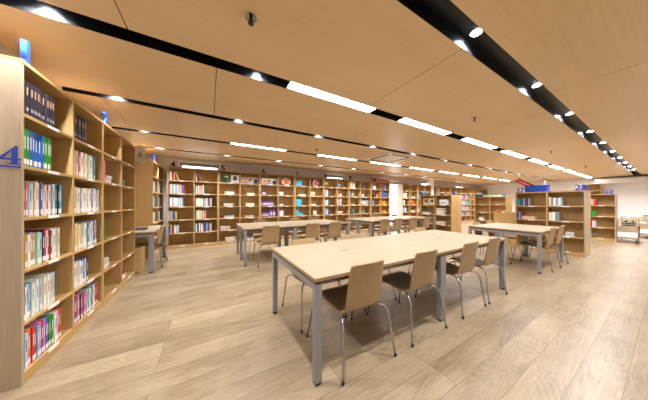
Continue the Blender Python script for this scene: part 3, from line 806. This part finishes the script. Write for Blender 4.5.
# rounded flag sign at the end of the second left bookcase
t = thing('flag_sign', 'pale round-cornered sign with grey figure, at the far end of the left bookcases', 'sign', (-1.124, 4.69, 2.14))
out = [(0, -.15), (.09, -.15)] + [(.09+.045*math.sin(q*PI/12), -.105-.045*math.cos(q*PI/12)) for q in range(1, 6)] + [(.135, -.1), (.135, .1)] + \
      [(.09+.045*math.cos(q*PI/12), .105+.045*math.sin(q*PI/12)) for q in range(1, 6)] + [(.09, .15), (0, .15)]
MB().prism(out, 'y', -.008, .008).obj('plate', plain('sign_plate', (.76, .69, .57, 1), .5), t)
letters('6', .13, .07, -.06, M_grey, 'figure', t, .0).location.y = -.0085
t.children[-1].scale = (1, .1, 1) if False else (1, 1, 1)

# ------------------------------------------------------------------ things on top of the low bookcases
t = thing('storage_box', 'big open bright blue box standing on the low bookcase, right of centre', 'box', (7.62, 1.62, TL), 0)
m = MB(); m.box(0, 0, 0, .24, .42, .01); m.box(0, 0, .01, .012, .42, .18); m.box(.228, 0, .01, .24, .42, .18); m.box(.012, 0, .01, .228, .012, .18); m.box(.012, .408, .01, .228, .42, .18)
m.obj('body', M_blue, t)
m = MB(); m.box(-.008, -.008, .165, .0, .428, .182); m.box(.24, -.008, .165, .248, .428, .182); m.box(0, -.008, .165, .24, .0, .182); m.box(0, .42, .165, .24, .428, .182)
m.obj('rim', M_blue, t)
t = thing('toy_rocket', 'long red and black toy leaning out of the blue box', 'toy', (7.69, 1.78, TL))
a, b = Vector((0, 0, .045)), Vector((0, .47, .365))
MB().cyl(a, a.lerp(b, .9), .02, .05, 16).obj('body', colour('red'), t)
MB().cyl(a.lerp(b, .9), b, .05, .01, 16).obj('nose', colour('black'), t)
d = (b-a).normalized(); nn = Vector((0, -d.z, d.y))
MB().cyl(a.lerp(b, .25)+nn*.052, a.lerp(b, .95)+nn*.062, .015, .02, 12).obj('wing', colour('black'), t)
t = thing('toy_cone', 'small white cone-shaped toy peeping out of the blue box', 'toy', (7.79, 1.70, TL+.0105))
MB().cyl((0, 0, 0), (0, 0, .19), .05, .05, 16).obj('body', colour('cream'), t); MB().cyl((0, 0, .19), (0, 0, .30), .045, .004, 16).obj('tip', colour('white'), t)
t = thing('globe', 'blue desk globe on the low bookcase behind the back table', 'globe', (7.70, 5.06, TL))
MB().cyl((0, 0, 0), (0, 0, .02), .07, .06, 18).obj('base', M_blackp, t); MB().cyl((0, 0, .02), (0, 0, .05), .01, .01, 8).obj('stem', M_blackp, t)
MB().ball((0, 0, .12), .08).obj('sphere', colour('cyan'), t)
t = thing('toy_car', 'blue and white toy on the left end of the far low bookcase', 'toy', (11.55, 4.74, TL))
MB().box(-.08, -.15, .03, .08, .15, .13, bev=.02).obj('body', colour('blue'), t); MB().box(-.07, -.08, .131, .07, .09, .2, bev=.02).obj('cabin', colour('white'), t)
for sx in (-.08, .08):
    for sy in (-.09, .09): MB().cyl((sx-.012, sy, .035), (sx+.012, sy, .035), .035, .035, 14).obj('wheel', M_blackp, t)
t = thing('storage_tray', 'long pale green tray on top of the far low bookcase', 'tray', (11.58, 4.22, TL))
m = MB(); m.box(-.1, -.33, 0, .1, .33, .01); m.box(-.1, -.33, .01, -.09, .33, .07); m.box(.09, -.33, .01, .1, .33, .07); m.box(-.09, -.33, .01, .09, -.32, .07); m.box(-.09, .32, .01, .09, .33, .07)
m.obj('body', colour('pale green'), t)

# plain low cabinet between the low bookcases, seen from its back
t = thing('low_cabinet', 'low plain oak cabinet left of the bookcase with the blue box', 'cabinet', (7.66, 2.25, 0))
MB().box(0, 0, 0, .40, .50, .97, bev=.002).obj('body', M_ov, t)
MB().box(-.01, -.01, .971, .41, .51, .995, bev=.002).obj('top_panel', M_ox, t)
t = thing('toy_basket', 'small orange toy basket on the low plain cabinet', 'toy', (7.75, 2.66, .996))
MB().cyl((0, 0, 0), (0, 0, .06), .05, .065, 16).obj('body', colour('orange'), t); MB().cyl((0, 0, .06), (0, 0, .068), .07, .07, 16).obj('rim', colour('black'), t)
t = thing('toy_dish', 'small yellow-green dish on the low plain cabinet', 'toy', (7.75, 2.48, .996))
MB().cyl((0, 0, 0), (0, 0, .035), .04, .06, 16).obj('body', colour('pale green'), t); MB().cyl((0, 0, .0355), (0, 0, .042), .058, .055, 16).obj('filling', colour('yellow'), t)

# ------------------------------------------------------------------ tables
def table(name, label, x0, y0, x1, y1, legs, cat='table', zt=.75, three=True, slots=(), group=None):
    """legs: list of (x, y, along_x, along_y) boxes given by their centre"""
    L, Wd = x1-x0, y1-y0
    t = thing(name, label, cat, (x0, y0, 0), 0, group)
    top = MB().box(0, 0, zt-.008, L, Wd, zt, mi=0)
    top.box(-.0005, -.0005, zt-.026, L+.0005, Wd+.0005, zt-.0081, mi=1)
    top.obj('tabletop', [M_top, M_edge], t)
    fr = MB(); h0, h1 = zt-.088, zt-.034
    return t, fr, h0, h1, L, Wd
def finish_table(t, rails, legs, slots, L, Wd, zt=.75):
    for (a, b, cx, dy) in rails:
        MB().box(a, b, zt-.092, cx, dy, zt-.044, bev=.002).obj('rail', M_steel, t)
    # black slab standing in for the shade in the gap under the top
    MB().box(.018, .018, zt-.0438, L-.018, Wd-.018, zt-.0262).obj('gap_shade', M_blackp, t)
    for (x, y, wx, wy) in legs:
        g = MB().box(x-wx/2, y-wy/2, .02, x+wx/2, y+wy/2, zt-.044, bev=.003).obj('leg', M_steel, t)
        MB().box(x-wx/2+.004, y-wy/2+.004, 0, x+wx/2-.004, y+wy/2-.004, .0198).obj('foot', M_blackp, g, 'black foot')
    for (x, y, l, w) in slots:
        m = MB().box(x-l/2, y-w/2, zt+.0002, x+l/2, y+w/2, zt+.0012).obj('cable_flap', M_blackp, t, 'dark cable slot in the tabletop')
# 1: foreground table
x0, y0, x1, y1 = .630, 1.215, 3.80, 2.315
t, fr, h0, h1, L, Wd = table('reading_table', 'long pale oak reading table with grey steel legs, in the foreground', x0, y0, x1, y1, None, group='long pale oak reading tables')
q = .03
finish_table(t, [(.005, .055, .055, Wd-.055), (L-.055, .07, L-.015, Wd-.07), (1.535, .055, 1.585, Wd-.055), (.055, .09, L-.055, .12), (.055, Wd-.12, L-.055, Wd-.09)],
             [(.03, .03, .05, .05), (.03, Wd-.03, .05, .05), (1.56, .035, .095, .05), (1.56, Wd-.035, .095, .05), (L-.035, .035, .06, .065), (L-.035, Wd-.035, .06, .065)],
             [(0.670, 0.590, .09, .012), (2.339, 0.506, .16, .014)], L, Wd)
# 2: back left
x0, y0, x1, y1 = .60, 4.25, 3.22, 5.50
t, fr, h0, h1, L, Wd = table('reading_table', 'long pale oak reading table at the back left, before sign 6', x0, y0, x1, y1, None, group='long pale oak reading tables')
def six(L, Wd, mids):
    lg = []
    for x in [.03] + mids + [L-.03]:
        wx = .05 if x in (.03, L-.03) else .09
        lg += [(x, .03, wx, .05), (x, Wd/2, wx, .09), (x, Wd-.03, wx, .05)]
    return lg
def rails(L, Wd, mids):
    r = []
    for x in [.03] + mids + [L-.03]: r += [(x-.02, .056, x+.02, Wd/2-.046), (x-.02, Wd/2+.046, x+.02, Wd-.056)]
    return r + [(.056, .09, L-.056, .12), (.056, Wd-.12, L-.056, Wd-.09)]
finish_table(t, rails(L, Wd, [1.10]), six(L, Wd, [1.10]), [(.6, .62, .12, .014), (1.95, .62, .12, .014)], L, Wd)
# 3: back middle
x0, y0, x1, y1 = 3.98, 4.25, 7.05, 5.50
t, fr, h0, h1, L, Wd = table('reading_table', 'long pale oak reading table at the back, before the bright window', x0, y0, x1, y1, None, group='long pale oak reading tables')
finish_table(t, rails(L, Wd, [1.225]), six(L, Wd, [1.225]), [(.7, .62, .12, .014), (2.2, .62, .12, .014)], L, Wd)
# 4: right
x0, y0, x1, y1 = 5.13, 1.16, 6.60, 2.32
t, fr, h0, h1, L, Wd = table('reading_table', 'shorter pale oak reading table at the right, before the low bookcases', x0, y0, x1, y1, None, group='long pale oak reading tables')
finish_table(t, rails(L, Wd, []), six(L, Wd, []), [(.7, .58, .12, .014)], L, Wd)
# 5: desk on the left wall
x0, y0, x1, y1 = -1.48, 4.70, -.87, 5.95
t, fr, h0, h1, L, Wd = table('study_desk', 'small pale desk with laptop in the gap between the left bookcases', x0, y0, x1, y1, None, 'desk')
finish_table(t, [(.055, .01, L-.055, .05), (.055, Wd-.05, L-.055, Wd-.01)], [(.03, .03, .05, .05), (L-.04, .035, .07, .06), (.03, Wd-.03, .05, .05), (L-.04, Wd-.035, .07, .06)], [], L, Wd)
t = thing('pedestal_cabinet', 'low oak drawer cabinet under the small desk', 'cabinet', (-1.46, 4.77, 0))
MB().box(0, .012, 0, .40, .24, .46, bev=.002).obj('body', M_ov, t)
d = MB().box(.01, -.008, .25, .39, .0115, .44, bev=.002).obj('drawer', M_ox, t)
MB().ball((.3, -.014, .36), .012).obj('knob', M_whitem, d, 'small white knob')
d = MB().box(.01, -.008, .03, .39, .0115, .235, bev=.002).obj('drawer', M_ox, t)
MB().ball((.3, -.014, .15), .012).obj('knob', M_whitem, d, 'small white knob')
t = thing('laptop', 'closed dark laptop lying on the small desk', 'laptop', (-1.2, 5.25, .751), .12)
MB().box(-.13, -.18, 0, .13, .18, .012, bev=.003).obj('base', M_blackp, t); MB().box(-.13, -.18, .0125, .13, .18, .021, bev=.003).obj('lid', M_blackp, t)

# ------------------------------------------------------------------ chairs
def sheet(profile, width, thick, mats, taper, rnd=.05, curve=0.0):
    """plywood sheet: profile of (y,z) points swept across x; taper(t) gives width factor; curve dishes it"""
    bm = bmesh.new(); n = len(profile); nx = 14
    front, back = [], []
    for i, (y, z) in enumerate(profile):
        a = Vector(profile[max(i-1, 0)]); b = Vector(profile[min(i+1, n-1)])
        tg = (b-a).normalized(); nrm = Vector((-tg.y, tg.x))
        w = width*taper(i/(n-1))/2
        rf, rb = [], []
        for k in range(nx+1):
            u = -1 + 2*k/nx
            cy = curve*(1-u*u)
            rf.append(bm.verts.new((u*w, y + nrm.x*thick/2 - cy, z + nrm.y*thick/2)))
            rb.append(bm.verts.new((u*w, y - nrm.x*thick/2 - cy, z - nrm.y*thick/2)))
        front.append(rf); back.append(rb)
    for i in range(n-1):
        for k in range(nx):
            f = bm.faces.new((front[i][k], front[i][k+1], front[i+1][k+1], front[i+1][k])); f.smooth = True
            f = bm.faces.new((back[i][k], back[i+1][k], back[i+1][k+1], back[i][k+1])); f.smooth = True
        for s, kk in ((0, 0), (1, nx)):
            f = bm.faces.new((front[i][kk], front[i+1][kk], back[i+1][kk], back[i][kk])); f.material_index = 1
    for i in (0, n-1):
        for k in range(nx):
            f = bm.faces.new((front[i][k], front[i][k+1], back[i][k+1], back[i][k])); f.material_index = 1
    m = MB(); m.bm.free(); m.bm = bm
    return m
def round_end(p0, p1):
    # width factor that rounds off the corners near the ends of the profile
    def f(t):
        v = p0 + (p1-p0)*t
        if t > .9: v *= 1 - .10*((t-.9)/.1)**2.2
        return v
    return f
def make_chair(label, loc, rz, group):
    """sitter faces +y; origin on the floor under the lower edge of the backrest"""
    t = thing('chair', label, 'chair', loc, rz, group)
    seatp = [(.015, .430), (.06, .420), (.12, .418), (.2, .424), (.28, .434), (.35, .442), (.39, .442), (.415, .434), (.43, .42)]
    def st(u): return (.95+.05*math.sin(u*PI)) * (1-.10*max(0, (u-.85)/.15)**2)
    sheet(seatp, .40, .012, None, st).obj('seat', [M_chair, M_chair_edge], t)
    bp = [(.0142, .4305), (-.002, .445), (-.011, .47), (-.018, .52), (-.026, .58), (-.035, .64), (-.045, .70), (-.055, .75), (-.063, .78), (-.067, .795), (-.069, .803), (-.0705, .808)]
    sheet(bp, .362, .012, None, round_end(1.0, .90), curve=.012).obj('backrest', [M_chair, M_chair_edge], t)
    for s in (-1, 1):
        for (fy, by, iy) in ((-.10, -.05, .10), (.485, .41, .27)):
            zt = .405
            pts = [(s*.265, fy, .012), (s*.245, fy + (by-fy)*.55, .2), (s*.232, fy + (by-fy)*.92, .345), (s*.215, by + (iy-by)*.18, .395), (s*.18, by + (iy-by)*.5, .407), (s*.14, iy, .407)]
            l = MB().tube(pts, .0085, 10).obj('leg', M_chrome, t)
            MB().cyl((s*.2655, fy, 0), (s*.2645, fy, .022), .011, .011, 10).obj('foot_cap', M_blackp, l, 'black foot cap')
    m = MB(); m.tube([(-.14, .10, .407), (0, .10, .405), (.14, .10, .407)], .0085, 8); m.tube([(-.14, .27, .407), (0, .27, .408), (.14, .27, .407)], .0085, 8)
    m.obj('cross_bar', M_chrome, t)
    return t
CG = 'light oak plywood chairs with chrome legs'
proto = make_chair('light oak chair, near side of the foreground table, leftmost of four', (1.075, 1.243, 0), 0, CG)
def chair(x, y, rz, label): return dup(proto, (x, y, 0), rz, 'light oak chair ' + label, CG)
for x, n in ((1.825, 'second from left'), (2.685, 'third from left'), (3.32, 'rightmost')):
    chair(x, 1.243, 0, 'at the near side of the foreground table, %s of four' % n)
for x, n in ((1.05, 'leftmost'), (1.86, 'middle one'), (3.42, 'rightmost')):
    chair(x, 2.288, PI, 'at the far side of the foreground table, %s of three' % n)
for x, n in ((1.10, 'leftmost'), (2.05, 'middle one'), (2.66, 'rightmost')):
    chair(x, 4.12, 0, 'at the near side of the back left table, %s of three' % n)
for x, n in ((1.22, 'leftmost'), (2.22, 'middle one'), (2.90, 'rightmost')):
    chair(x, 5.63, PI, 'at the far side of the back left table, %s of three' % n)
for x, n in ((4.325, 'leftmost'), (4.88, 'second'), (5.62, 'third'), (6.28, 'rightmost')):
    chair(x, 4.12, 0, 'at the near side of the back right table, %s of four' % n)
for x, n in ((4.56, 'leftmost'), (5.54, 'middle one'), (6.6, 'rightmost')):
    chair(x, 5.63, PI, 'at the far side of the back right table, %s of three' % n)
for x, n in ((5.71, 'left'), (6.28, 'right')):
    chair(x, 1.188, 0, 'at the near side of the short right-hand table, %s one' % n)
for x, n in ((5.62, 'left'), (6.30, 'right')):
    chair(x, 2.293, PI, 'at the far side of the short right-hand table, %s one' % n)
chair(-.905, 5.31, PI/2, 'at the small desk by the left wall')

# ------------------------------------------------------------------ far right: trolleys and a grey cabinet
def trolley(label, loc, rz=0):
    t = thing('book_trolley', label, 'trolley', loc, rz, 'book trolleys at the far right')
    for sx in (0, .86):
        m = MB(); m.box(sx, 0, .1, sx+.03, .03, .75); m.box(sx, .33, .1, sx+.03, .36, .75)
        for za, zb in ((.71, .74), (.635, .655), (.575, .595), (.50, .53), (.36, .49), (.12, .15)): m.box(sx, .03, za, sx+.03, .33, zb)
        m.obj('end_frame', M_oak_pale, t)
    for z in (.14, .33, .52):
        MB().box(.031, .01, z, .859, .35, z+.018).obj('shelf', M_oak_pale, t)
    for px in (-.012, .892): MB().box(px, .0, .17, px+.01, .36, .34).obj('bin_front', M_whitem, t, 'white panel over the lowest shelf')
    for sx in (.03, .86):
        for sy in (.03, .33):
            MB().cyl((sx, sy-.012, .045), (sx, sy+.012, .045), .045, .045, 16).obj('caster', M_blackp, t)
    m = MB(); m.cyl((0, .015, .05), (0, .015, .1), .008, seg=8); m.tube([(.89, .02, .72), (.95, .02, .79), (.98, .18, .81), (.95, .34, .79), (.89, .34, .72)], .012, 8)
    m.obj('push_handle', M_chrome, t)
    return t
trolley('book trolley with books on its top shelf, at the end of the low bookcase', (11.6, .53, 0))
trolley('empty book trolley standing further back towards the white wall', (13.6, .42, 0))
INFO['trolley'] = ([0], 1, 1, Matrix.Translation((11.645, .87, .539)) @ Matrix.Rotation(-PI/2, 4, 'Z'), -PI/2)
class _T: name = 'trolley'
for i, cl in enumerate(['red', 'green', 'navy', 'black', 'green', 'navy', 'red']):
    book(_T, .045 + i*.04, .0, 0, .034, .13 + .02*(i % 3), .12, cl, '%s book, %s from left on the trolley top shelf' % (cl, ORD[i]), 'books on the trolley')
finish_books()
t = thing('grey_cabinet', 'low grey metal cabinet against the far white wall, right edge', 'cabinet', (17.45, -.2, 0))
MB().box(0, 0, .03, .5, .86, .70, bev=.004).obj('body', M_grey, t)
MB().box(-.012, .02, .05, -.001, .42, .68, bev=.003).obj('door', M_grey, t); MB().box(-.012, .43, .05, -.001, .84, .68, bev=.003).obj('door', M_grey, t)
MB().box(.02, .02, 0, .48, .84, .029).obj('plinth', M_blackp, t)

# ------------------------------------------------------------------ world and view
w = bpy.data.worlds.new('world'); S.world = w; w.use_nodes = True
w.node_tree.nodes['Background'].inputs[0].default_value = (.75, .85, 1, 1)
w.node_tree.nodes['Background'].inputs[1].default_value = .3
S.view_settings.view_transform = 'Standard'; S.view_settings.look = 'None'
S.view_settings.gamma = 1; S.view_settings.use_curve_mapping = False
S.view_settings.exposure = 0.68
S.cycles.max_bounces = 10; S.cycles.diffuse_bounces = 6
